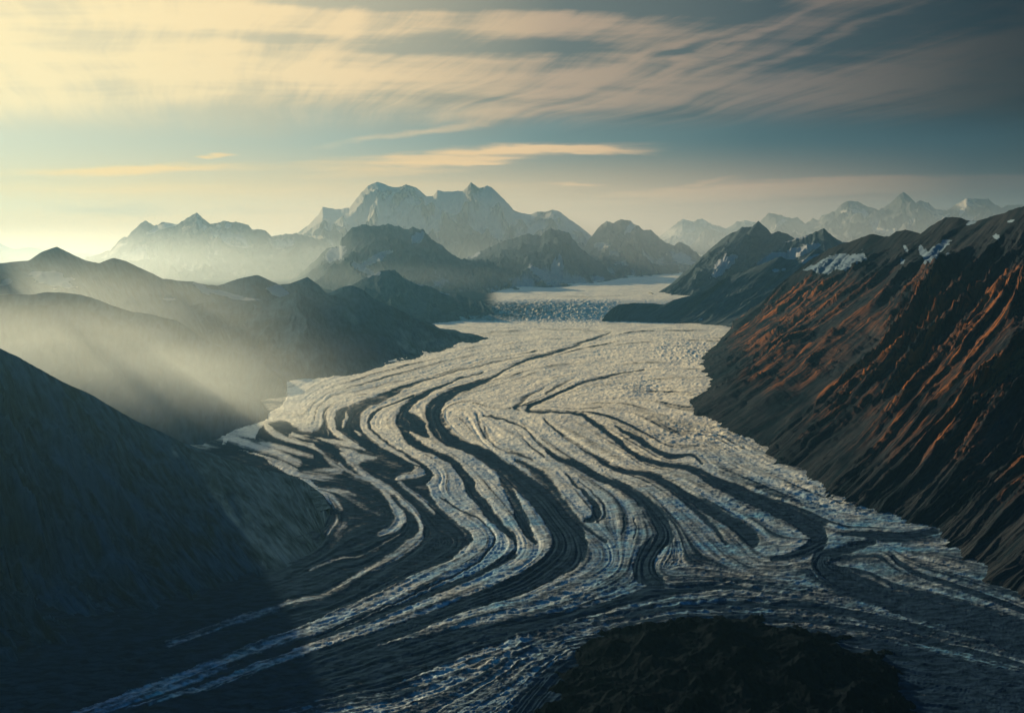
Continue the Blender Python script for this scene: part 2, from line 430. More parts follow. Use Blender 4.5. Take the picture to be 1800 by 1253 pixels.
STROKES = [
    # (debris value, softness px, points)
    (0.80, 8, 'POLY', z5((655, 470, 0), (700, 452, 0), (800, 500, 0), (890, 452, 0), (1075, 395, 0), (1000, 470, 0), (900, 560, 0), (900, 640, 0), (1050, 740, 0), (1200, 800, 0), (1240, 850, 0), (1200, 900, 0), (1280, 980, 0), (1400, 1100, 0), (1460, 1200, 0)) +
     b3((1290, 380, 0), (1180, 450, 0), (900, 570, 0), (450, 760, 0), (0, 930, 0), (-1200, 1380, 0), (-3000, 1800, 0), (-3000, 200, 0), (-500, 300, 0), (300, 330, 0), (540, 300, 0), (520, 250, 0), (550, 170, 0), (520, 100, 0), (420, 0, 0)) +
     z5((560, 850, 0), (480, 790, 0), (300, 740, 0), (130, 690, 0), (160, 640, 0), (300, 660, 0), (330, 600, 0), (420, 560, 0), (600, 620, 0), (655, 560, 0))),
    (0.85, 8, 'POLY', [(300, 800), (393, 778), (470, 808), (537, 846), (583, 890), (575, 965), (300, 1120), (0, 1220), (-600, 1400), (-900, 1000)]),
    (0.62, 8, 'POLY', [(508, 690), (498, 712), (470, 728), (462, 742), (430, 752), (395, 760), (388, 782), (250, 800), (200, 700), (400, 660)]),
    (0.10, 4, S0, None), (0.08, 4, S1, None),
    (0.12, 4, z5((500, 635, 12), (600, 655, 16), (700, 675, 14), (820, 706, 16), (870, 722, 6)), None),
    (0.20, 3, z5((785, 530, 10), (772, 570, 20), (758, 605, 8)), None),
    (0.20, 3, z5((820, 620, 6), (850, 640, 10)), None),
    (0.15, 5, S2, None), (0.10, 5, S3, None),
    (0.85, 3, z5((1130, 430, 6), (1000, 474, 11), (925, 512, 12), (892, 560, 12), (910, 620, 12), (1000, 692, 12), (1100, 756, 13), (1190, 805, 20), (1216, 840, 26), (1190, 878, 34), (1130, 905, 26), (1180, 950, 20), (1260, 1040, 22), (1350, 1100, 24), (1420, 1170, 22)), None),
    # left margin: bright splinters between dark rubble
    (0.25, 8, z5((120, 640, 16), (200, 660, 40), (300, 700, 44), (420, 740, 40), (520, 790, 30)), None),
    (0.32, 7, z5((330, 680, 14), (430, 700, 26), (520, 730, 22), (600, 750, 14)), None),
    (0.35, 7, z5((480, 640, 8), (560, 680, 12), (640, 720, 12), (700, 780, 16), (740, 820, 22)), None),
    (0.22, 6, z5((740, 722, 14), (790, 750, 60), (830, 765, 50), (880, 762, 20), (940, 766, 6)), None),
    (0.18, 5, z5((800, 770, 40), (830, 810, 30), (900, 860, 22), (980, 910, 24), (1050, 960, 26), (1110, 1020, 22), (1160, 1080, 20), (1185, 1130, 18), (1160, 1180, 30), (1100, 1230, 34)), None),
    (0.30, 6, b3((1010, 320, 40), (900, 400, 44), (780, 470, 40), (650, 560, 40), (500, 640, 40), (380, 650, 40), (200, 710, 40), (0, 760, 40), (-300, 860, 60)), None),
    (0.25, 5, z5((740, 790, 8), (800, 840, 12), (900, 880, 14), (980, 940, 18), (1020, 1000, 26), (1060, 1060, 60), (1055, 1100, 64), (1000, 1140, 40), (950, 1160, 20)), None),
    (0.45, 6, b3((920, 300, 10), (800, 370, 14), (700, 420, 10), (560, 430, 16), (440, 490, 20)), None),
    (0.38, 8, z5((530, 845, 20), (600, 850, 56), (700, 840, 50), (760, 820, 20)), None),
    (0.42, 7, z5((630, 930, 10), (690, 960, 26), (715, 1010, 34), (740, 1040, 20)), None),
    (0.45, 8, z5((680, 1150, 26), (730, 1080, 40), (700, 1180, 40), (760, 1110, 30)), None),
    (0.50, 8, z5((550, 900, 10), (640, 930, 14), (760, 930, 20), (820, 960, 10)), None),
    (0.22, 4, b3((1260, 420, 8), (1170, 450, 12), (1080, 490, 16), (900, 580, 16), (700, 680, 16), (450, 770, 12), (200, 860, 14)), None),
    (0.85, 4, B2, None),
    (0.80, 4, z5((1100, 540, 30), (1150, 580, 84), (1175, 620, 60), (1200, 650, 24)), None),
    (0.75, 3, b3((1120, 110, 6), (1230, 170, 8), (1350, 230, 9), (1415, 310, 10), (1405, 385, 8), (1300, 475, 6), (1100, 570, 6), (800, 700, 5), (500, 830, 6), (0, 1000, 8)), None),
    (0.65, 3, b3((1080, 150, 5), (1200, 230, 7), (1260, 300, 8), (1250, 350, 5)), None),
    (0.88, 5, B3, None),
    (0.10, 4, z5((1115, 632, 8), (1180, 672, 20), (1260, 708, 36), (1350, 745, 44), (1430, 795, 60), (1500, 850, 90)), None),
    (0.10, 5, S4, None), (0.12, 5, S5, None),
    (0.25, 3, z5((1170, 480, 10), (1185, 530, 14), (1195, 580, 12), (1210, 640, 8), (1240, 680, 12)), None),
    (0.80, 4, b4((255, 20, 40), (290, 100, 44), (330, 180, 48), (372, 260, 48), (408, 320, 34), (425, 350, 12)), None),
    (0.7, 3, z5((1230, 560, 4), (1255, 620, 6), (1280, 660, 4)), None),
    # thin lines high on the tongue
    (0.50, 2, z6((665, 100, 8), (600, 93, 5), (300, 84, 4), (0, 78, 4), (-200, 80, 3)), None),
    (0.55, 2.5, z5((1790, 195, 5), (1500, 245, 6), (1300, 310, 8), (1100, 350, 8), (950, 370, 6), (850, 410, 8), (760, 420, 8), (650, 470, 8), (612, 510, 6), (614, 560, 6)), None),
    (0.70, 2.5, z5((1800, 215, 4), (1550, 255, 6), (1380, 295, 8), (1230, 340, 9), (1080, 388, 16), (980, 430, 36), (900, 458, 26), (830, 492, 30), (800, 520, 40)), None),
    (0.45, 2, z5((1700, 175, 5), (1450, 220, 5), (1200, 280, 6), (1000, 330, 5), (800, 390, 5), (680, 430, 5), (590, 490, 4), (590, 540, 4), (540, 570, 4)), None),
    (0.5, 2, z5((680, 640, 4), (660, 560, 5), (680, 500, 5), (760, 450, 5), (880, 430, 4)), None),
    (0.75, 3, z5((715, 560, 6), (720, 600, 8), (770, 650, 8), (860, 700, 7)), None),
    (0.40, 3, z6((-60, 120, 20), (100, 105, 26), (300, 110, 20), (450, 125, 8)), None),
    (0.42, 3, z6((0, 225, 5), (60, 200, 8), (130, 190, 5)), None),
    (0.35, 5, z6((350, 280, 30), (520, 270, 40), (750, 250, 24), (950, 250, 16)), None),
    # centre
    (0.72, 5, z6((170, 770, 10), (230, 800, 26), (300, 850, 46), (350, 905, 46), (400, 975, 36), (470, 1050, 24), (560, 1130, 14), (640, 1200, 12)), None),
    (0.60, 3, z6((0, 600, 8), (15, 650, 10), (60, 700, 14), (150, 735, 12), (260, 770, 10)), None),
    (0.60, 2.5, z6((-40, 530, 8), (-20, 610, 12), (10, 660, 10)), None),
    (0.75, 3, z6((430, 850, 7), (510, 920, 12), (575, 990, 22), (602, 1040, 46), (590, 1075, 44), (545, 1085, 16)), None),
    (0.55, 2.5, z6((500, 870, 5), (580, 940, 7), (635, 1010, 11), (645, 1060, 14), (610, 1095, 10)), None),
    (0.82, 5, T3, None),
    (0.60, 2.5, z6((150, 600, 5), (210, 660, 8), (270, 720, 8), (330, 760, 6)), None),
    (0.60, 2.5, z6((210, 600, 6), (270, 650, 6), (340, 740, 7)), None),
    (0.30, 4, z6((830, 1020, 12), (880, 1090, 16), (910, 1150, 14), (890, 1210, 12)), None),
    (0.50, 2.5, z6((740, 1060, 5), (750, 1110, 8), (720, 1160, 6)), None),
    (0.50, 2.5, z6((800, 1070, 5), (810, 1120, 8), (795, 1180, 6)), None),
    (0.78, 5, T4, None), (0.80, 4, T5, None), (0.72, 4, T6, None),
    (0.60, 4, z6((950, 900, 10), (1050, 990, 16), (1150, 1060, 16), (1230, 1140, 20), (1280, 1200, 10)), None),
    (0.45, 4, z6((430, 640, 10), (480, 680, 14), (560, 720, 8)), None),
    (0.68, 3, z6((480, 340, 8), (410, 368, 20), (340, 420, 12)), None),
    (0.65, 3, z6((320, 390, 8), (235, 438, 15), (155, 498, 14), (190, 512, 8)), None),
    (0.50, 2.5, z6((390, 495, 5), (480, 506, 6), (620, 495, 4)), None),
    (0.60, 6, z6((1150, 860, 20), (1300, 900, 26), (1500, 980, 26), (1700, 1060, 30), (1800, 1100, 30)), None),
    (0.92, 6, T7, None),
    (0.85, 4, b5((850, 312, 8), (960, 308, 24), (1060, 322, 36), (1180, 322, 40), (1330, 300, 26)), None),
    (0.60, 3, b5((1100, 420, 10), (1120, 450, 16), (1240, 515, 16), (1450, 585, 18), (1800, 700, 24), (2400, 880, 30)), None),
    (0.45, 5, b5((1100, 560, 10), (1300, 625, 20), (1600, 700, 24), (1900, 800, 24)), None),
    # lower right around the knoll
    (0.55, 8, b4((950, 640, 30), (1150, 600, 40), (1400, 560, 20), (1700, 600, 8)), None),
    (0.62, 5, b5((-300, 720, 10), (0, 680, 20), (400, 655, 20), (700, 680, 24), (1000, 720, 24), (1300, 800, 20)), None),
    (0.70, 3, b5((-300, 790, 6), (0, 758, 10), (300, 738, 12), (600, 738, 16), (900, 770, 16), (1200, 826, 20), (1500, 895, 20), (1800, 975, 24)), None),
    (0.80, 3, b5((-500, 860, 10), (-200, 808, 10), (100, 786, 12), (500, 790, 16), (850, 836, 26), (1100, 885, 46), (1400, 955, 60), (1800, 1090, 90)), None),
    (0.75, 12, 'POLY', b5((-400, 900, 0), (0, 830, 0), (600, 850, 0), (1000, 900, 0), (1400, 980, 0), (1800, 1120, 0), (3000, 1400, 0), (3000, 2500, 0), (-600, 2500, 0), (-700, 1000, 0))),
    (0.45, 14, b5((1250, 1110, 90), (1500, 1130, 160), (1800, 1260, 200)), None),
    (0.50, 8, b5((800, 860, 10), (1100, 925, 14), (1300, 970, 20), (1500, 1030, 20), (1750, 1090, 30)), None),
    # lower centre
    (0.68, 16, b4((-700, 1120, 130), (-300, 990, 140), (0, 880, 110), (220, 830, 80)), None),
    (0.38, 14, b4((-900, 1260, 60), (-600, 1190, 90), (-350, 1160, 80), (-200, 1110, 40)), None),
    (0.22, 18, b4((-150, 1300, 170), (40, 1180, 170), (200, 1080, 150), (330, 980, 110), (480, 900, 90)), None),
    (0.72, 14, b4((350, 1300, 160), (420, 1180, 130), (520, 1060, 90)), None),
]


def seg_dist(X, Y, pts):
    """distance to a polyline and the width there"""
    best = np.full(X.shape, 1e9)
    wid = np.zeros(X.shape)
    for (x0, y0, w0), (x1, y1, w1) in zip(pts[:-1], pts[1:]):
        dx, dy = x1 - x0, y1 - y0
        L = dx * dx + dy * dy + 1e-9
        t = np.clip(((X - x0) * dx + (Y - y0) * dy) / L, 0, 1)
        d = np.hypot(X - x0 - t * dx, Y - y0 - t * dy)
        k = d < best
        best = np.where(k, d, best)
        wid = np.where(k, w0 + t * (w1 - w0), wid)
    return best, wid


def smooth_line(pts, it=2):
    """Chaikin corner cutting keeps the bends soft"""
    p = [tuple(q) for q in pts]
    for _ in range(it):
        o = [p[0]]
        for a, b in zip(p[:-1], p[1:]):
            o.append(tuple(0.75 * i + 0.25 * j for i, j in zip(a, b)))
            o.append(tuple(0.25 * i + 0.75 * j for i, j in zip(a, b)))
        o.append(p[-1])
        p = o
    return p


def in_poly(X, Y, pts):
    ins = np.zeros(X.shape, bool)
    n = len(pts)
    for i in range(n):
        x0, y0 = pts[i][:2]
        x1, y1 = pts[(i + 1) % n][:2]
        if y0 == y1:
            continue
        c = ((y0 > Y) != (y1 > Y)) & (X < (x1 - x0) * (Y - y0) / (y1 - y0) + x0)
        ins ^= c
    return ins


def box_range(arr, lo, hi):
    return np.searchsorted(arr, lo), np.searchsorted(arr, hi)


def flow_streaks():
    """dirt drawn out along the flow: noise smeared along the direction of the moraines (map grid over the tongue)"""
    st = 1.35
    gx = np.arange(-260, 2060, st)
    gy = np.arange(562, 1330, st)
    cx, cy = gx[::4], gy[::4]
    X, Y = np.meshgrid(cx, cy)
    c2 = np.zeros(X.shape); s2 = np.zeros(X.shape)
    lines = [a for _, _, a, _ in STROKES if not isinstance(a, str)] + [S6]
    for g in lines:
        best = np.full(X.shape, 1e9); bc = np.zeros(X.shape); bs = np.zeros(X.shape)
        for (x0, y0, w0), (x1, y1, w1) in zip(g[:-1], g[1:]):
            dx, dy = x1 - x0, y1 - y0
            L = dx * dx + dy * dy + 1e-9
            t = np.clip(((X - x0) * dx + (Y - y0) * dy) / L, 0, 1)
            d = np.hypot(X - x0 - t * dx, Y - y0 - t * dy)
            k = d < best
            best = np.where(k, d, best)
            bc = np.where(k, (dx * dx - dy * dy) / L, bc)
            bs = np.where(k, 2 * dx * dy / L, bs)
        w = 1 / (best + 5.0) ** 2.4
        c2 += bc * w; s2 += bs * w
    for _ in range(6):                                   # soften the field
        for a in (c2, s2):
            a /= 1.0
        m = np.hypot(c2, s2) + 1e-12
        c2, s2 = c2 / m, s2 / m
        for q in range(2):
            c2 = (np.roll(c2, 1, q) + c2 * 2 + np.roll(c2, -1, q)) / 4
            s2 = (np.roll(s2, 1, q) + s2 * 2 + np.roll(s2, -1, q)) / 4
    th = 0.5 * np.arctan2(s2, c2)
    vx = np.repeat(np.repeat(np.cos(th), 4, 0), 4, 1)[:len(gy), :len(gx)].astype(np.float32)
    vy = np.repeat(np.repeat(np.sin(th), 4, 0), 4, 1)[:len(gy), :len(gx)].astype(np.float32)
    H, W = vx.shape
    JX, JY = np.meshgrid(np.arange(W, dtype=np.float32), np.arange(H, dtype=np.float32))
    rng = np.random.default_rng(4)
    white = rng.standard_normal((H, W)).astype(np.float32)
    mid = perlin(JX / 3.2, JY / 2.6, 301) * 2.4
    big = fbm(JX / 11.0, JY / 8.0, 302, 3) * 3.0
    outs = [np.zeros((H, W), np.float32) for _ in range(3)]
    cnt = [0, 0, 0]
    for sgn in (1, -1):
        x, y = JX.copy(), JY.copy()
        pvx, pvy = vx * sgn, vy * sgn
        for k in range(70):
            ix = np.clip(np.rint(x), 0, W - 1).astype(np.int32)
            iy = np.clip(np.rint(y), 0, H - 1).astype(np.int32)
            if k < 26:
                outs[0] += white[iy, ix]; cnt[0] += 1
            if k < 45:
                outs[1] += mid[iy, ix]; cnt[1] += 1
            outs[2] += big[iy, ix]; cnt[2] += 1
            ax, ay = vx[iy, ix], vy[iy, ix]
            f = np.where(ax * pvx + ay * pvy < 0, -1, 1).astype(np.float32)
            pvx, pvy = ax * f, ay * f
            x += pvx; y += pvy
    res = []
    for o in outs:
        o = o - o.mean()
        res.append(o / o.std())
    return gx, gy, res


def bilinear(gx, gy, A, X, Y):
    u = np.clip((X - gx[0]) / (gx[1] - gx[0]), 0, len(gx) - 1.001)
    v = np.clip((Y - gy[0]) / (gy[1] - gy[0]), 0, len(gy) - 1.001)
    i, j = v.astype(int), u.astype(int)
    a, b = v - i, u - j
    return (A[i, j] * (1 - b) + A[i, j + 1] * b) * (1 - a) + (A[i + 1, j] * (1 - b) + A[i + 1, j + 1] * b) * a


def build_glacier():
    xs = np.concatenate([np.linspace(-2600, -120, 110, endpoint=False), np.arange(-120, 1920, 1.35), np.linspace(1921, 4400, 110)])
    ys = np.concatenate([np.linspace(431.5, 486, 60, endpoint=False), np.arange(486, 575, 0.55), np.arange(575, 700, 0.8),
                         np.arange(700, 1275, 1.3), 1275 * np.exp(np.linspace(0.002, 1.3, 110))])
    PX, PY = np.meshgrid(xs, ys)
    Yr = depth_of(ys)
    Yg = np.repeat(Yr[:, None], len(xs), 1)
    Xg = (PX - CX) / F * Yg
    deb = np.full(PX.shape, 0.12)
    # small wander so that no edge is clean
    wx = PX + 3.2 * fbm(PX / 16, PY / 9, 5, 4) + 7 * fbm(PX / 70, PY / 45, 9, 3)
    wy = PY + 2.2 * fbm(PX / 16, PY / 9, 15, 4) + 4 * fbm(PX / 70, PY / 45, 19, 3)
    on_tongue = ss(PY, 566, 585)
    fgx, fgy, (l0, l1, l2) = flow_streaks()
    l0, l1, l2 = (bilinear(fgx, fgy, q, PX, PY) for q in (l0, l1, l2))
    inside = ss(PX, -260, -160) * (1 - ss(PX, 1960, 2050)) * (1 - ss(PY, 1290, 1328))
    l0, l1, l2 = l0 * inside, l1 * inside, l2 * inside
    # the strokes
    for val, soft, a, b in STROKES:
        poly = isinstance(a, str)
        pts = b if poly else smooth_line(a)
        xl = [p[0] for p in pts]; yl = [p[1] for p in pts]; mw = 0 if poly else max(p[2] for p in pts)
        pad = 20 + mw + soft
        i0, i1 = box_range(ys, min(yl) - pad, max(yl) + pad)
        j0, j1 = box_range(xs, min(xl) - pad, max(xl) + pad)
        if i1 - i0 < 2 or j1 - j0 < 2:
            continue
        sl_ = (slice(i0, i1), slice(j0, j1))
        X, Y = wx[sl_], wy[sl_]
        if poly:
            ins = in_poly(X, Y, pts)
            msk = ins * 1.0
        else:
            d, w = seg_dist(X, Y, pts)
            w = w * 0.5
            sf = np.minimum(soft * 0.8, w * 1.1 + 0.6)
            msk = 1 - ss(d, w - sf * 0.6, w + sf)
        deb[sl_] = deb[sl_] * (1 - msk) + val * msk
    # streaks and torn patches inside the rubble, dirt on the ice, painted dimming of the foreground
    n_st = fbm(PX / 26, PY / 5.0, 60, 5, 0.6)
    n_big = fbm(PX / 120, PY / 60, 61, 4)
    deb += 0.20 * n_st + 0.16 * n_big
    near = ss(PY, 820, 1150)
    deb += near * 0.32 + near * 0.40 * fbm(PX / 16, PY / 5, 64, 5, 0.6)  # rubble speckle, thickened so the foreground's dimness is painted into the ice
    deb += 0.22 * ss(PX, 850, 1150) * ss(PY, 640, 760) + 0.12 * ss(PY, 600, 700)
    body = np.clip(deb, 0, 1)
    amp_ = on_tongue * (1 - 0.45 * body)
    deb += amp_ * (0.060 * l0 + 0.13 * l1 + 0.14 * np.maximum(l2, -1.0)) + 0.22 * on_tongue * np.clip(l1 + 0.6 * l2 - 1.5, 0, 2)
    deb -= 0.10 * (1 - ss(PY, 760, 960)) * (1 - body)
    # heights -------------------------------------------------------------
    Z = ground(Yg) - ss(-PX, -1000, -750) * 520 * np.clip((Yg - 20200) / 22000, 0, 1.3)
    rough = 1.0 + 0 * PX
    cre = np.zeros(PX.shape)
    for cx, cy, rx, ry, a in ((990, 548, 130, 17, 26), (1205, 618, 60, 22, 10), (1130, 680, 70, 22, 7), (1230, 760, 120, 30, 9), (1400, 880, 200, 40, 7),
                              (1080, 1060, 200, 40, 7), (900, 1150, 160, 60, 9), (1300, 1060, 260, 50, 6), (700, 1180, 300, 60, 5)):
        e = ((PX - cx) / rx) ** 2 + ((PY - cy) / ry) ** 2
        cre = np.maximum(cre, a * np.exp(-e))
    ang = 0.25
    ux, uy = Xg * math.cos(ang) + Yg * math.sin(ang), -Xg * math.sin(ang) + Yg * math.cos(ang)
    cr = ridged(ux / 95, uy / 48, 70, 4, 0.55)
    fine = ridged(ux / 60, uy / 26, 73, 3, 0.6)
    far_f = np.clip(9000 / Yg, 0.3, 1)
    tong = ss(-Yg, -11200, -10800)
    Z = Z + (cre * (cr - 0.35) * 1.5) * (1 - 0.7 * body) + (2.8 + cre * 0.25) * (fine - 0.4) * far_f * 1.6 * (1.1 - 0.9 * np.clip(deb, 0, 1))
    Z = Z + 7.0 * fbm(Xg / 260, Yg / 420, 80, 4) * far_f + 14 * fbm(Xg / 900, Yg / 1500, 81, 3) * tong
    Z = Z - 5.0 * np.clip(deb, 0, 1) * far_f + (1.4 * l1 + 1.8 * l2) * on_tongue * far_f * (1 - 0.5 * body)
    # upper basin: long snow swells
    up_ = ss(Yg, 12500, 13500)
    Z = Z + up_ * 22 * fbm(Xg / 1500, Yg / 2600, 84, 4)
    icef = np.exp(-(((PX - 990) / 170) ** 4)) * ss(PY, 524, 532) * (1 - ss(PY, 560, 567))
    deb = deb + icef * (0.28 + 0.35 * fbm(PX / 7, PY / 6, 90, 3))
    upl = 1 - ss(PY, 524, 534)
    deb = np.where(upl > 0, deb * (1 - upl) + upl * (0.10 + 0.34 * np.clip(fbm(PX / 120, PY / 5.5, 91, 4) * 2, -0.2, 1)), deb)
    deb = deb + ss(-PX, -1000, -870) * ss(PY, 528, 536) * (1 - ss(PY, 562, 568)) * 0.35
    deb = np.maximum(deb, ss(-PX, -900, -840) * ss(-PY, -563, -550))
    P = np.stack([Xg, Yg, Z], -1)
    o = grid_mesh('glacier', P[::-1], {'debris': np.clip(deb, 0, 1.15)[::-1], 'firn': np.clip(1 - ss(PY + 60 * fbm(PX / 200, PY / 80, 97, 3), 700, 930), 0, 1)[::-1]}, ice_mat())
    tag(o, 'broad ribboned glacier of pale ice and dark moraine bands winding down the valley', 'glacier', kind='structure')


build_glacier()


# ------------------------------------------------------------------ mountains
def resample(pts, n, par=None):
    pts = np.array(pts, float)
    if par is None:
        seg = np.hypot(np.diff(pts[:, 0]), np.diff(pts[:, 1]))
        par = np.concatenate([[0], np.cumsum(seg)])
        par = par / par[-1]
    u = np.linspace(0, 1, n)
    return np.stack([np.interp(u, par, pts[:, k]) for k in range(pts.shape[1])], -1), par


def mountain(name, label, ridge, foot, mat, nu=500, nv=160, amp=0.16, L=None, stretch=2.2, prof=1.25, seed=1,
             jag=0.6, back=None, foot_keep=0.35, snow=0.0, snow_low=0.0, patches=(), veg=None, paired=False, warp=0.35, over=0.12, octv=6, dome=0, iso=False, gain=0.52, apron=0.0, absamp=0.0, vary=0.0):
    """ridge: (px, py, distance m) along the skyline; foot: (px, py[, distance]) where the slope meets the valley floor"""
    R, par = resample(ridge, nu)
    ft = [(p[0], p[1], p[2] if len(p) > 2 else float(depth_of(p[1]))) for p in foot]
    Fp, _ = resample(ft, nu, par if paired else None)
    # fine breaks of the skyline
    R3 = world_pt(R[:, 0], R[:, 1], R[:, 2])
    F3 = world_pt(Fp[:, 0], Fp[:, 1], Fp[:, 2])
    um = np.concatenate([[0], np.cumsum(np.hypot(np.diff(R3[:, 0]), np.diff(R3[:, 1])) + 0.35 * np.abs(np.diff(R3[:, 2])))])
    ppm = R[:, 2] / F
    jz = (ridged(um / 260, um * 0 + 0.3, seed + 3, 5, 0.6) - 0.45) * 3.2 * jag * ppm + fbm(R[:, 0] / 5, um * 0 + 1.7, seed + 4, 3) * 1.5 * jag * ppm
    R3[:, 2] += jz
    slope_len = np.linalg.norm(F3 - R3, axis=1)
    v = np.linspace(0, 1 + over, nv) ** 1.15
    V = v[:, None]
    hor = R3[None, :, :2] + (F3 - R3)[None, :, :2] * V[..., None]
    H = (R3[:, 2] - F3[:, 2])[None]
    pf = 1 - np.clip(1 - V, 0, 1) ** prof
    if dome:
        pf = np.clip(V, 0, 1) ** dome
    pf = np.where(V > 1, 1 + (V - 1) * 1.3, pf)
    rz = R3[:, 2]
    def blur(a, kk):
        kk = max(int(kk), 2)
        kr = np.hanning(2 * kk + 1); kr /= kr.sum()
        return np.convolve(np.pad(a, kk, mode='edge'), kr, 'valid')
    w1 = ss(V, 0.0, 0.04 if iso else 0.11); w2 = ss(V, 0.06, 0.5)
    zr = rz[None] * (1 - w1) + blur(rz, nu * 0.02)[None] * w1
    zr = zr * (1 - w2) + blur(rz, nu * 0.07)[None] * w2
    z = zr - (zr - F3[None, :, 2]) * pf
    vm = V * slope_len[None]
    L = L or float(np.median(np.abs(H))) * 1.1
    U = um[None] + warp * L * fbm(um[None] / L * 0.7, vm / L * 0.9, seed + 9, 3)
    n = ridged(hor[..., 0] / L, hor[..., 1] / L, seed, octv, 0.55) if iso else ridged(U / L, vm / (L * stretch) + 3.1, seed, octv, gain)
    n2 = fbm(U / (L * 2.3), vm / (L * 2.3), seed + 40, 3)
    wv = ss(V, 0.0, 0.30) * (1 - (1 - foot_keep) * ss(V, 0.72, 1.0))
    hs = np.maximum(np.abs(H), 0.04 * np.median(np.abs(H)))
    wv = wv * (1 - apron * ss(V, 0.55, 0.85))
    if vary:
        wv = wv * np.clip(1 - vary * 0.5 + vary * 2.2 * fbm(U / (L * 3.5), vm / (L * 5.0), seed + 61, 3), 0.15, 1.9)
    z = z + hs * amp * wv * ((n - 0.42) * 1.9 + n2 * 0.8)
    # the small furrows near the crest
    z = z + hs * amp * 0.28 * ss(V, 0.0, 0.06) * (n - 0.6)
    front = np.concatenate([hor, z[..., None]], -1)
    flow = np.stack([np.repeat(um[None], nv, 0), vm + 0 * um[None], 0 * vm], -1)
    if iso:
        flow = np.concatenate([hor, z[..., None]], -1)
    # back side
    nb = max(nv // 4, 20)
    vb = np.linspace(0, 1, nb + 1)[1:][::-1]
    dirb = (R3 - F3)[:, :2]
    ln = np.hypot(dirb[:, 0], dirb[:, 1])[:, None] + 1e-6
    bl = back if back else float(np.median(ln))
    # smooth the direction so that the back does not fold over
    dirb = dirb / ln
    k = max(nu // 6, 3)
    ker = np.hanning(2 * k + 1); ker /= ker.sum()
    dirb = np.stack([np.convolve(np.pad(dirb[:, i], k, mode='edge'), ker, 'valid') for i in (0, 1)], -1)
    hb = R3[None, :, :2] + dirb[None] * bl * vb[:, None, None]
    Hb = R3[:, 2] - np.minimum(ground(R3[:, 1]) - 40, F3[:, 2] - 60)
    zb = R3[None, :, 2] - Hb[None] * (1 - (1 - vb[:, None]) ** 1.2)
    nbk = ridged(um[None] / L, vb[:, None] * bl / (L * stretch), seed + 70, 4)
    zb = zb + hs.max(axis=0)[None] * amp * ss(vb[:, None], 0, 0.4) * (nbk - 0.5) * 1.2
    backp = np.concatenate([hb, zb[..., None]], -1)
    P = np.concatenate([backp, front], 0)
    if absamp:
        nx_, ny_ = P[..., 0], P[..., 1]
        P[..., 2] += absamp * (1.2 * ridged(nx_ / 150, ny_ / 120, seed + 5, 6, 0.55) - 0.75 + 0.9 * fbm(nx_ / 260, ny_ / 260, seed + 6, 3))
    flowb = np.stack([np.repeat(um[None], nb, 0), -vb[:, None] * bl + 0 * um[None], np.zeros((nb, nu))], -1)
    flow = np.concatenate([flowb, flow], 0)
    # snow and plants
    PXv = CX + P[..., 0] / P[..., 1] * F
    PYv = HY - (P[..., 2] - HC) / P[..., 1] * F
    nn = fbm(flow[..., 0] / (L * 0.8), flow[..., 1] / (L * 0.7 * max(stretch, 2.1)), seed + 55, 6, 0.62)
    gully = np.concatenate([np.full((nb, nu), 0.4), n], 0)
    vv = np.concatenate([np.repeat(vb[:, None], nu, 1), np.repeat(np.clip(V, 0, 1), nu, 1)], 0)
    sn = snow + snow_low * ss(vv, 0.25, 0.8) + 0.65 * nn - 0.45 * (gully - 0.4)
    if snow <= -0.9 and not snow_low:
        sn = np.full(sn.shape, -1.0)
    isf = np.zeros(P.shape[:2]); isf[nb:] = 1
    for (cx, cy, rx, ry, an) in patches:
        ca, sa = math.cos(math.radians(an)), math.sin(math.radians(an))
        ex = (PXv - cx) * ca + (PYv - cy) * sa
        ey = -(PXv - cx) * sa + (PYv - cy) * ca
        e = np.sqrt((ex / rx) ** 2 + (ey / ry) ** 2) + 0.9 * fbm(PXv / (rx * 0.45 + 2), PYv / (ry * 0.7 + 2), seed + 90, 5, 0.6) - 0.25 * gully
        sn = np.maximum(sn, isf * 1.4 * (1 - ss(e, 0.75, 1.15)))
    vg = veg(PXv, PYv, vv, nn, gully) * isf if veg else np.zeros(P.shape[:2])
    o = grid_mesh(name, P, {'snow': np.clip(sn, -1, 1.5), 'veg': vg, 'flow': flow}, mat)
    tag(o, label, 'mountain' if name == 'mountain' else 'hill', kind='structure')
    return o


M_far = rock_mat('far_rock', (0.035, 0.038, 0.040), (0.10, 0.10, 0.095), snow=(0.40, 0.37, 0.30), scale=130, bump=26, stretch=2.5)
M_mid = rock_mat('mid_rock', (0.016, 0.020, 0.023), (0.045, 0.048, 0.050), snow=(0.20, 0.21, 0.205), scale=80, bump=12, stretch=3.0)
M_crag = rock_mat('crag_rock', (0.022, 0.034, 0.042), (0.066, 0.084, 0.092), snow=(0.24, 0.26, 0.27), scale=90, bump=16, stretch=2.5)
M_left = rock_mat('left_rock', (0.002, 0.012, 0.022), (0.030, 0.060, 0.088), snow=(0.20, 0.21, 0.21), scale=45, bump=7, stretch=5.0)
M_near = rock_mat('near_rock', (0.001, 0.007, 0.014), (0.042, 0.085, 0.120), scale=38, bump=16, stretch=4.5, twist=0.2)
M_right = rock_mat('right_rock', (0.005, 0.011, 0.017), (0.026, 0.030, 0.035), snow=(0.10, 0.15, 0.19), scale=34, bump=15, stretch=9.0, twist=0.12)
M_knoll = rock_mat('knoll_rock', (0.0008, 0.002, 0.004), (0.006, 0.009, 0.012), scale=18, bump=5, stretch=1.6)

G = depth_of
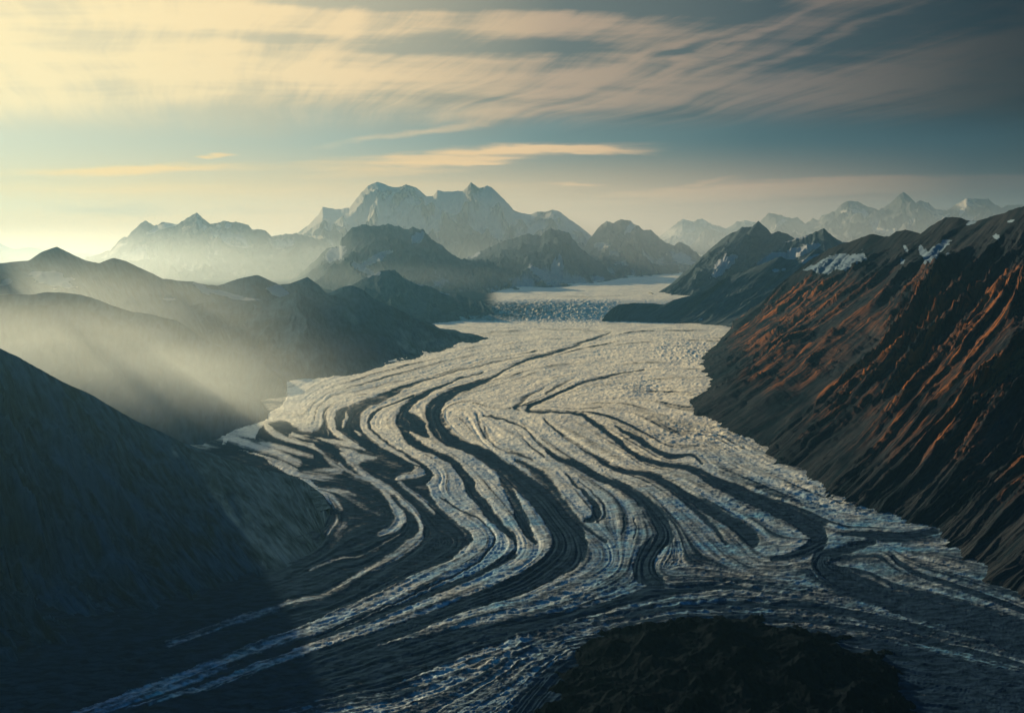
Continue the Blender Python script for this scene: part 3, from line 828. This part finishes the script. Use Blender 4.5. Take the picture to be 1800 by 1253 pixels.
# far ranges ---------------------------------------------------------
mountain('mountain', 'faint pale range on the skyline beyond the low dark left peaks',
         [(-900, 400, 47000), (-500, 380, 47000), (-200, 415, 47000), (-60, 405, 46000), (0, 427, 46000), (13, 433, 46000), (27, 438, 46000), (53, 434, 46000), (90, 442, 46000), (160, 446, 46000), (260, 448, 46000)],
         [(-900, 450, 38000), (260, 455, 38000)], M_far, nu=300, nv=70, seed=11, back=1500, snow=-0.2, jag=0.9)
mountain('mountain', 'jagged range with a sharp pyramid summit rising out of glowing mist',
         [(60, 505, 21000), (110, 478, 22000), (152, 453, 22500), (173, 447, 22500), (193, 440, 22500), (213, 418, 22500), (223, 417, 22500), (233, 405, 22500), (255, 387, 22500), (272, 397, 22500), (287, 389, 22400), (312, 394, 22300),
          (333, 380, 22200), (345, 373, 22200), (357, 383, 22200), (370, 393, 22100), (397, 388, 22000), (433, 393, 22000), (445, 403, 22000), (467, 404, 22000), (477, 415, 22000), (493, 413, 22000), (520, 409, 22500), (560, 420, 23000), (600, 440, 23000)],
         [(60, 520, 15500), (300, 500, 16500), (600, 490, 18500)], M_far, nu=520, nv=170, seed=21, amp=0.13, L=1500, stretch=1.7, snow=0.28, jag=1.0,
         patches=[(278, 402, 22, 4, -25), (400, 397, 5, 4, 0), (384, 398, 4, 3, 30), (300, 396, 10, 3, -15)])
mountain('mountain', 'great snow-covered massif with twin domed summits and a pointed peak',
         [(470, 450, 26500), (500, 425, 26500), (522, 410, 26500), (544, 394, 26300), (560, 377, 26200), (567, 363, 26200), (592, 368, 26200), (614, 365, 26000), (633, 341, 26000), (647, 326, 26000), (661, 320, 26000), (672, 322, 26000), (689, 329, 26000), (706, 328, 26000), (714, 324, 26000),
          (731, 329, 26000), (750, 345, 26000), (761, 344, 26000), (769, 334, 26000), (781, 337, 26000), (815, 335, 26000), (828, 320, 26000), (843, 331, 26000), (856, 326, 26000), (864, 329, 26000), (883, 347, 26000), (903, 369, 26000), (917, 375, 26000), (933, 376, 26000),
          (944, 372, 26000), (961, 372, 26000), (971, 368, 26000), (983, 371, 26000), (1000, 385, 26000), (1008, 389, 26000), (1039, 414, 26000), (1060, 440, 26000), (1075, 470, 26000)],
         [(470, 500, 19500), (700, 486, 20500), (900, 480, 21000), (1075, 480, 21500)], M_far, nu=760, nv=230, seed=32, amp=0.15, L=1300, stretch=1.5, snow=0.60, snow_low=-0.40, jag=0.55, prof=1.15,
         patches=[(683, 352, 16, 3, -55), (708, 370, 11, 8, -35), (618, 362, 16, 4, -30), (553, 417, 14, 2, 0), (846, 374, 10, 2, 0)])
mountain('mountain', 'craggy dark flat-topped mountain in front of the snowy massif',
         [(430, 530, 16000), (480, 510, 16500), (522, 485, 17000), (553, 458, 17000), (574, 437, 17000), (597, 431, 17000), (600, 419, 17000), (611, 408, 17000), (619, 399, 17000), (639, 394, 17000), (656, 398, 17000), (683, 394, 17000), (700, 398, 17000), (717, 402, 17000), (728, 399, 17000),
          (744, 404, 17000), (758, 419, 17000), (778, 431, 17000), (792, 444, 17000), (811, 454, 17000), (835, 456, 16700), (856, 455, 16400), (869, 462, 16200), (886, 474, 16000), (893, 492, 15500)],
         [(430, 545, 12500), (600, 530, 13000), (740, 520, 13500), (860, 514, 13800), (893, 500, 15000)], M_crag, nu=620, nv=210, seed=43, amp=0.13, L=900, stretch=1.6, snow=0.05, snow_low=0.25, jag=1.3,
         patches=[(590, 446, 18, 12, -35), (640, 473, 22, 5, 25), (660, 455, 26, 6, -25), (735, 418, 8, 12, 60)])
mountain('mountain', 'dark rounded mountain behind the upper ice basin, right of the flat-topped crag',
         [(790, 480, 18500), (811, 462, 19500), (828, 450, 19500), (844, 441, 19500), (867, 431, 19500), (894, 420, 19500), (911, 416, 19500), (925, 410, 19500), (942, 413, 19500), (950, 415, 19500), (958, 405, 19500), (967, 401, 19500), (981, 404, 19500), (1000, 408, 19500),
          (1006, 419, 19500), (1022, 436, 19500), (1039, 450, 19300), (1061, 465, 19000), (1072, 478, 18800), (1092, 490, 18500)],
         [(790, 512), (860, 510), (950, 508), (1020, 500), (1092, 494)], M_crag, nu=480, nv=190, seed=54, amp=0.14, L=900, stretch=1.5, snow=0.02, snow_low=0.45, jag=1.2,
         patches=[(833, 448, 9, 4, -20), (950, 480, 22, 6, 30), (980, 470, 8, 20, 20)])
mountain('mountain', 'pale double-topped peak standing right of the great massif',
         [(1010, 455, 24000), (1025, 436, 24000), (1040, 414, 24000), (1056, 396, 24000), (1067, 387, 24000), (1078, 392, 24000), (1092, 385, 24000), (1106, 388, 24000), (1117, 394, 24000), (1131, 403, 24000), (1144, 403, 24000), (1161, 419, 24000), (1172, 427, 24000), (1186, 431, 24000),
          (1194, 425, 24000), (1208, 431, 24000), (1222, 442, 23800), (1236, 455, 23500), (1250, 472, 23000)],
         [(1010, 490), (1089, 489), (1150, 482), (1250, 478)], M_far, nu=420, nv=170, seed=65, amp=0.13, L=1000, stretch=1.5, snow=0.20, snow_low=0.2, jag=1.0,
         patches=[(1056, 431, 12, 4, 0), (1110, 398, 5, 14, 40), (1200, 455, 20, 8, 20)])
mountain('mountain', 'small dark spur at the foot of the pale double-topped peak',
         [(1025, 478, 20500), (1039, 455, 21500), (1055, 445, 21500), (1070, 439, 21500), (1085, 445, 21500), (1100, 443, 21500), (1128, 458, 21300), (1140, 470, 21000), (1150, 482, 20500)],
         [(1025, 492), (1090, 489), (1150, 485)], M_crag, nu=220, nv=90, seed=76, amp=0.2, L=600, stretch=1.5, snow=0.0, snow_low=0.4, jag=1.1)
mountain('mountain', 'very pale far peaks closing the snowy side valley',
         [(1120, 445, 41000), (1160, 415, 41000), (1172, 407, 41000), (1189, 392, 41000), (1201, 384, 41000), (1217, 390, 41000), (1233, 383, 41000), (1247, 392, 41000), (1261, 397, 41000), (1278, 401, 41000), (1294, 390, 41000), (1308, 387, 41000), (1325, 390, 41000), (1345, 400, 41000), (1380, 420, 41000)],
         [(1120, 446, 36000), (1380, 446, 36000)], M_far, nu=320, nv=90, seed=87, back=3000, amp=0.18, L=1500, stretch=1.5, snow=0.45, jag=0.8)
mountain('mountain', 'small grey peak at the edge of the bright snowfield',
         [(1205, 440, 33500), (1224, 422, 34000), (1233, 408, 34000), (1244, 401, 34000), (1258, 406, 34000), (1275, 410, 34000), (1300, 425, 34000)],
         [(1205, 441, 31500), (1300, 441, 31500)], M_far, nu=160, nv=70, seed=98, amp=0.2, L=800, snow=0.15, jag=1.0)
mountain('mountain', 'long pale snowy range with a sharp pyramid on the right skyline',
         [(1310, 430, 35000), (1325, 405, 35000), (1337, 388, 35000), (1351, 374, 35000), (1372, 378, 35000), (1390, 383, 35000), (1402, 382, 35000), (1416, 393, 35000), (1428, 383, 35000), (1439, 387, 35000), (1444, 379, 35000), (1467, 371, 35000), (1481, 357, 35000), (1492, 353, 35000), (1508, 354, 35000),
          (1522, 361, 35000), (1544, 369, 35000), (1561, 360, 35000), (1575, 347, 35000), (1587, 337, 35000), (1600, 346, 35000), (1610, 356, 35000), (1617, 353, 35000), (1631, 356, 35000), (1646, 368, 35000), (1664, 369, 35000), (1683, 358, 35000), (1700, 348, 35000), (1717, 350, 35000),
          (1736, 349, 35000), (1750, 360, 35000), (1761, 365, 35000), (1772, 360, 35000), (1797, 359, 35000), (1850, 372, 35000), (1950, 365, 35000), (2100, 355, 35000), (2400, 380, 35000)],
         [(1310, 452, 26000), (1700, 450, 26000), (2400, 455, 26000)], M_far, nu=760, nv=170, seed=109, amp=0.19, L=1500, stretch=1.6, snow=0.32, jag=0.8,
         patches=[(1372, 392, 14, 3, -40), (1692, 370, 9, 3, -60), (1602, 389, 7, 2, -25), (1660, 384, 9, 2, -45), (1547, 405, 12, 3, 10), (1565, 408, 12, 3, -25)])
# the middle distance on the right ----------------------------------
mountain('mountain', 'dark pyramid mountain falling in a long straight edge to the upper ice basin',
         [(1140, 513, 15500), (1161, 512, 15800), (1181, 499, 16000), (1200, 479, 16200), (1228, 456, 16500), (1256, 431, 17000), (1275, 415, 17000), (1294, 406, 17000), (1306, 399, 17000), (1322, 398, 17000), (1333, 388, 17000), (1344, 397, 17000), (1356, 410, 17000), (1367, 407, 17200),
          (1383, 410, 17500), (1394, 417, 17500), (1420, 430, 17500), (1480, 440, 17500)],
         [(1140, 514), (1150, 515), (1165, 516), (1185, 519), (1209, 521), (1260, 523)], M_crag, nu=420, nv=190, seed=120, amp=0.08, L=1000, stretch=2.0, snow=-0.1, snow_low=0.12, jag=0.8, prof=1.1,
         patches=[(1275, 462, 22, 10, -35), (1262, 480, 12, 6, -30)])
mountain('mountain', 'grey peak with a pale snow bowl below its notched crest',
         [(1330, 462, 13500), (1358, 442, 14500), (1383, 424, 15000), (1411, 415, 15000), (1428, 410, 15000), (1447, 401, 15000), (1456, 408, 15000), (1467, 417, 15000), (1481, 425, 15000), (1520, 430, 15000), (1600, 440, 15000)],
         [(1330, 535), (1450, 535), (1600, 535)], M_crag, nu=300, nv=150, seed=131, amp=0.16, L=800, stretch=1.7, snow=0.0, jag=1.0,
         patches=[(1345, 458, 34, 9, -22), (1400, 445, 40, 8, -20), (1405, 417, 16, 3, -15), (1385, 422, 10, 3, -10)])
mountain('mountain', 'smooth blue-grey spur whose blunt toe meets the ice beside the icefall',
         [(1058, 563, 11450), (1064, 553, 11550), (1075, 542, 11650), (1089, 535, 11750), (1117, 532, 11850), (1144, 533, 11850), (1167, 535, 11850), (1186, 526, 11900), (1208, 521, 12000), (1228, 514, 12100), (1242, 511, 12200), (1264, 494, 12400), (1283, 485, 12700), (1311, 475, 12700),
          (1339, 464, 12700), (1358, 456, 12700), (1372, 450, 12700), (1383, 456, 12700), (1400, 457, 12700), (1422, 447, 12800), (1436, 437, 12800), (1450, 442, 12800), (1520, 430, 12500), (1620, 425, 12500)],
         [(1058, 564), (1075, 565), (1100, 566), (1144, 567), (1190, 568), (1228, 569), (1283, 576), (1340, 592)], M_crag, nu=480, nv=170, seed=142, amp=0.05, L=420, stretch=5, snow=-0.45, jag=0.5, prof=1.12, foot_keep=0.1,
         patches=[(1363, 476, 6, 3, 0), (1378, 474, 4, 2, 0), (1231, 562, 4, 1.5, -20), (1425, 455, 16, 4, -25)])

# the left side -----------------------------------------------------
mountain('mountain', 'grey-blue foothill with snowy gully below the flat-topped crag, at the icefall edge',
         [(480, 560, 12600), (560, 535, 12800), (600, 512, 12900), (630, 494, 12900), (645, 487, 12900), (667, 477, 12900), (683, 473, 12900), (694, 474, 12900), (708, 487, 12900), (731, 499, 12800), (750, 501, 12800), (767, 508, 12700), (781, 516, 12600), (803, 516, 12500), (819, 522, 12400), (844, 529, 12200), (862, 537, 12000), (868, 550, 11800)],
         [(480, 580), (640, 575), (764, 568), (806, 563), (858, 556), (870, 553)], M_crag, nu=420, nv=150, seed=153, amp=0.15, L=480, stretch=1.8, snow=-0.2, jag=0.9, foot_keep=0.15,
         patches=[(640, 481, 14, 7, -10), (622, 482, 5, 2, -30), (655, 478, 14, 5, 20), (722, 490, 22, 3, 32), (780, 513, 14, 3, 25)])
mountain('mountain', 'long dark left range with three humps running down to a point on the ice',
         [(-1300, 330, 8000), (-1000, 250, 8100), (-900, 330, 8200), (-780, 240, 8300), (-700, 360, 8300), (-600, 230, 8400), (-540, 340, 8500), (-470, 370, 8500), (-400, 225, 8600), (-350, 350, 8600), (-290, 390, 8700), (-230, 270, 8700), (-185, 370, 8750), (-130, 330, 8800), (-80, 420, 8850), (-30, 455, 8950), (0, 463, 9000), (20, 460, 9000), (50, 458, 9000), (73, 443, 9000), (100, 433, 9000), (117, 442, 9000), (133, 450, 8900), (150, 457, 8800), (173, 463, 8700), (200, 453, 8600), (220, 458, 8600), (240, 468, 8600), (267, 480, 8700), (287, 490, 8900),  # spiky unseen peaks at the left end are added to cut sunlight into shafts
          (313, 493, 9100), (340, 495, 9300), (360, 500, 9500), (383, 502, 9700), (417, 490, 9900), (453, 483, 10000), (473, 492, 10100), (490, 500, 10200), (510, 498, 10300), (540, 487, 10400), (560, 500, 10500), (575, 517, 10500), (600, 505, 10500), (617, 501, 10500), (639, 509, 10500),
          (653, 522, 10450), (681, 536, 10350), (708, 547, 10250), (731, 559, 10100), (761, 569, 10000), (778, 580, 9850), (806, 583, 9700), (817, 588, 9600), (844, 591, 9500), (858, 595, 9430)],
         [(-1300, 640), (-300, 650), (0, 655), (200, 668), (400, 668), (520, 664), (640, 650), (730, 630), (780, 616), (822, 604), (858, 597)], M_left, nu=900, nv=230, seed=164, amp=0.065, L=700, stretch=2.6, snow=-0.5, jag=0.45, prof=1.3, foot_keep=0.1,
         patches=[(92, 490, 34, 12, 12), (12, 496, 10, 4, -20), (355, 506, 16, 5, 40), (400, 518, 40, 4, 14), (440, 527, 22, 3, 5), (490, 512, 20, 9, 25), (297, 526, 10, 2, 0)])
mountain('mountain', 'dark cone-shaped hump standing just in front of the long left range',
         [(300, 545, 8300), (360, 532, 8600), (427, 528, 9000), (477, 527, 9200), (500, 520, 9200), (520, 513, 9200), (530, 517, 9150), (547, 527, 9100), (587, 550, 9000), (640, 578, 8800), (690, 600, 8600), (730, 622, 8200)],
         [(300, 672), (450, 676), (560, 668), (640, 652), (732, 628)], M_left, nu=380, nv=150, seed=175, amp=0.05, L=520, stretch=2.4, snow=-0.9, jag=0.4, prof=1.2, foot_keep=0.1)
mountain('hill', 'broad misty hillside below the long left range, upper of two',
         [(-800, 575, 5600), (-300, 560, 6300), (-120, 530, 6700), (0, 519, 7000), (33, 517, 7000), (60, 518, 7000), (80, 513, 7000), (110, 514, 7000), (143, 518, 7000), (173, 527, 7000), (200, 538, 7000), (233, 548, 7000), (267, 552, 7000), (287, 558, 7000), (310, 563, 7000), (327, 573, 6950), (353, 593, 6850), (387, 610, 6700),
          (433, 627, 6500), (467, 642, 6300), (495, 668, 6050), (503, 690, 5850)],
         [(-800, 735), (-200, 735), (100, 732), (300, 722), (430, 712), (503, 698)], M_left, nu=520, nv=170, seed=186, amp=0.06, L=480, stretch=3.0, snow=-0.6, jag=0.35, prof=1.2, foot_keep=0.1,
         patches=[(190, 575, 14, 3, 20)])
mountain('hill', 'smooth hillside veiled by the bright slanting mist, lower of two',
         [(-900, 640, 4600), (-400, 620, 5200), (-120, 560, 5500), (0, 538, 5700), (60, 537, 5750), (117, 537, 5800), (160, 547, 5800), (187, 560, 5800), (217, 573, 5800), (253, 597, 5800), (300, 620, 5780), (340, 643, 5750), (383, 663, 5700), (417, 683, 5600), (455, 706, 5450), (470, 722, 5300)],
         [(-900, 800), (-300, 800), (0, 795), (200, 790), (360, 772), (430, 752), (472, 738)], M_left, nu=480, nv=170, seed=197, amp=0.05, L=420, stretch=3.2, snow=-0.9, jag=0.3, prof=1.2, foot_keep=0.1)
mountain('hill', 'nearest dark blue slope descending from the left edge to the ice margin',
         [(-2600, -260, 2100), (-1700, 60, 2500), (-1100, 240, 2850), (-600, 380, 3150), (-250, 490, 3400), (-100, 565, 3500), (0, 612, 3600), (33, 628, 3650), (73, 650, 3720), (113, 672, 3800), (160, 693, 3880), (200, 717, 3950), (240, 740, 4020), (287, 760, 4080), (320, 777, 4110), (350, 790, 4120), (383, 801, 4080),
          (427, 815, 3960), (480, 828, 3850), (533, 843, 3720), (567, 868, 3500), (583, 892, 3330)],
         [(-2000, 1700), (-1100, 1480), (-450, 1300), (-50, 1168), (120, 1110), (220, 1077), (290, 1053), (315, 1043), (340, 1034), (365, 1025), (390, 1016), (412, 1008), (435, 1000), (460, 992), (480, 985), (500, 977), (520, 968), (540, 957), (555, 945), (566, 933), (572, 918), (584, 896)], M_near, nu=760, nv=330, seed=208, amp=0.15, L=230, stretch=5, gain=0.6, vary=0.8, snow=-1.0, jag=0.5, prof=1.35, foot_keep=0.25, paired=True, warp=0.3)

# the great right slope ----------------------------------------------
def right_veg(PXv, PYv, vv, nn, gully):
    s = ss(vv + 0.1 * nn, 0.24, 0.42) * (1 - ss(vv + 0.14 * nn, 0.76, 0.90))
    far = ss(PXv, 1230, 1330)
    return np.clip(s * far * (0.34 + 1.6 * np.clip(gully - 0.30 + 0.7 * nn, -0.4, 1)), 0, 1)

RR = [(5200, -420, 1500), (3600, -10, 2100), (2900, 160, 2700), (2473, 255, 3200), (2200, 300, 3900), (2000, 330, 4600), (1900, 342, 5200), (1800, 362, 6000), (1764, 374, 6300), (1744, 379, 6450), (1731, 385, 6600), (1706, 388, 6800), (1683, 381, 6950), (1661, 383, 7100), (1633, 399, 7300),
      (1617, 411, 7450), (1606, 407, 7600), (1592, 403, 7700), (1575, 407, 7850), (1561, 416, 8000), (1547, 414, 8100), (1533, 410, 8200), (1511, 419, 8350), (1494, 424, 8500), (1467, 433, 8700), (1450, 442, 8800), (1422, 458, 8900), (1397, 478, 8950), (1369, 500, 9000), (1336, 536, 9000), (1300, 565, 8950), (1288, 575, 8900)]
RF = [(3400, 2100), (2400, 1420), (1960, 1130), (1733, 1022), (1640, 940), (1500, 893), (1433, 863), (1330, 800), (1345, 780), (1300, 762), (1262, 745), (1225, 730), (1205, 716), (1210, 703), (1228, 692),
      (1246, 679), (1250, 670), (1242, 662), (1234, 654), (1231, 647), (1228, 640), (1226, 634), (1228, 628), (1235, 622), (1243, 616), (1249, 610), (1256, 604), (1262, 598), (1268, 592), (1275, 587), (1282, 580), (1287, 576)]
mountain('mountain', 'huge dark ribbed slope with rust-orange plants filling the right side',
         RR, RF, M_right, nu=1600, nv=540, seed=219, amp=0.115, L=310, stretch=9.0, gain=0.62, apron=0.60, vary=0.9, snow=-1.0, jag=0.9, prof=1.12, foot_keep=0.10, paired=True, warp=0.3, veg=right_veg, octv=7, back=2500,
         patches=[(1470, 462, 44, 12, -14), (1647, 440, 26, 7, -42), (1622, 443, 6, 12, -30), (1592, 437, 3, 7, -30), (1707, 392, 9, 3, -20), (1751, 416, 6, 4, 20), (1776, 389, 6, 2, -15), (1666, 445, 3, 1.5, 0), (1586, 460, 4, 5, 30), (1498, 459, 4, 2, -20)])

# the knoll at the bottom ---------------------------------------------
mountain('hill', 'low black rocky knoll at the bottom edge of the view',
         [(x, y, (HC - z) * F / (y - HY)) for x, y, z in [(930, 1262, 2), (975, 1200, 6), (1010, 1165, 14), (1045, 1145, 24), (1083, 1132, 32), (1133, 1115, 42), (1200, 1106, 48), (1267, 1104, 50), (1333, 1110, 46), (1400, 1128, 40), (1470, 1152, 30), (1530, 1172, 20), (1577, 1192, 12), (1605, 1235, 6), (1640, 1290, 0)]],
         [(820, 1700, 1180), (1000, 1760, 1120), (1250, 1780, 1080), (1500, 1760, 1120), (1700, 1640, 1260)], M_knoll, nu=620, nv=300, seed=230, amp=0.2, L=110, stretch=1.2, snow=-1.0, jag=0.0, foot_keep=1.0, back=420, warp=0.5, dome=1.0, iso=True, absamp=26)

# ground under everything ----------------------------------------------
def build_ground():
    m, t = new_mat('valley_ground')
    pos = t.n('ShaderNodeNewGeometry').outputs['Position']
    n1 = t.noise(t.vm('MULTIPLY', pos, (0.004, 0.004, 0.004)), 1.0, 8, 0.6)
    col = t.mix(n1, (0.02, 0.025, 0.03, 1), (0.12, 0.12, 0.12, 1))
    finish(t, col, 0.9, None, 0.2)
    n = 60
    xs = np.linspace(-51000, 51000, n)
    ys = np.linspace(-9000, 48000, n)
    X, Y = np.meshgrid(xs, ys)
    P = np.stack([X, Y, ground(Y) - 75 - ss(-X / np.maximum(Y, 1000), -0.06, 0.09) * 520 * np.clip((Y - 20200) / 22000, 0, 1.3)], -1)
    o = grid_mesh('ground', P, {}, m)
    tag(o, 'dark valley floor under the ice and the mountains', 'ground', kind='structure')

build_ground()


# ------------------------------------------------------------------ air
def vol_box(name, lo, hi, density, color, aniso, label):
    me = bpy.data.meshes.new(name)
    v = [(x, y, z) for x in (lo[0], hi[0]) for y in (lo[1], hi[1]) for z in (lo[2], hi[2])]
    f = [(0, 1, 3, 2), (4, 6, 7, 5), (0, 4, 5, 1), (2, 3, 7, 6), (0, 2, 6, 4), (1, 5, 7, 3)]
    me.from_pydata(v, [], f)
    m = bpy.data.materials.new(name)
    m.use_nodes = True
    t = NT(m.node_tree)
    pv = t.n('ShaderNodeVolumePrincipled', Color=(*color, 1), Density=density, Anisotropy=aniso)
    out = t.n('ShaderNodeOutputMaterial')
    t.nt.links.new(pv.outputs[0], out.inputs['Volume'])
    me.materials.append(m)
    o = bpy.data.objects.new(name, me)
    sc.collection.objects.link(o)
    tag(o, label, 'haze', kind='stuff')
    return o

vol_box('haze', (-52000, -9500, -80), (52000, 48500, 2900), 1.5e-5, (0.13, 0.33, 0.48), 0.5, 'thin pale haze filling the whole valley and fading the far ranges')


def mist(label, c, r, density, color=(0.88, 1.0, 1.0), aniso=0.5, tilt=0.0, lumps=1.0):
    """a soft bank of mist: an ellipsoid whose density falls to nothing at its edge"""
    import bmesh
    bm = bmesh.new()
    bmesh.ops.create_icosphere(bm, subdivisions=3, radius=1.0)
    me = bpy.data.meshes.new('mist')
    bm.to_mesh(me)
    bm.free()
    m = bpy.data.materials.new('mist')
    m.use_nodes = True
    t = NT(m.node_tree)
    tc = t.n('ShaderNodeTexCoord').outputs['Object']
    l = t.vm('LENGTH', tc)
    f = t.m('SUBTRACT', 1.0, t.sstep(l, 0.15, 0.98))
    nz = t.noise(tc, 3.4, 5, 0.6, 0.4)
    d = t.m('MULTIPLY', t.m('MULTIPLY', f, density), t.m('ADD', 1.0 - 0.55 * lumps, t.m('MULTIPLY', nz, 1.0 * lumps)))
    pv = t.n('ShaderNodeVolumePrincipled', Color=(*color, 1), Density=d, Anisotropy=aniso)
    out = t.n('ShaderNodeOutputMaterial')
    t.nt.links.new(pv.outputs[0], out.inputs['Volume'])
    me.materials.append(m)
    o = bpy.data.objects.new('mist', me)
    o.location = c
    o.scale = r
    o.rotation_euler = (0, 0, math.radians(tilt))
    sc.collection.objects.link(o)
    tag(o, label, 'mist', kind='stuff')
    return o

mist('bright mist pouring between the nearest left slope and the hills behind it', (-2500, 4950, 260), (2100, 900, 540), 4.4e-4, lumps=1.6)
mist('thin mist trailing down to the ice margin beyond the nearest left slope', (-1600, 4800, 120), (1100, 650, 360), 3.6e-4, lumps=1.6)
mist('faint mist lying against the long dark left range', (-3500, 7500, 480), (2600, 900, 520), 1.9e-4, lumps=1.6)
mist('glowing mist at the foot of the jagged range behind the long left ridge', (-6600, 16200, 520), (7000, 2600, 880), 1.7e-4)
mist('long bank of pale mist along the foot of the great snowy massif', (-2200, 20200, 480), (6500, 1300, 620), 1.1e-4)
mist('thin pale mist over the foot of the flat-topped crag beside the upper ice', (-2300, 14300, 330), (3600, 1000, 420), 1.1e-4)
mist('wide veil of pale air over the far ranges and the upper ice basin', (2500, 24800, 500), (30000, 14500, 2350), 3.6e-5, color=(0.88, 0.95, 0.98), aniso=0.3, lumps=0.25)
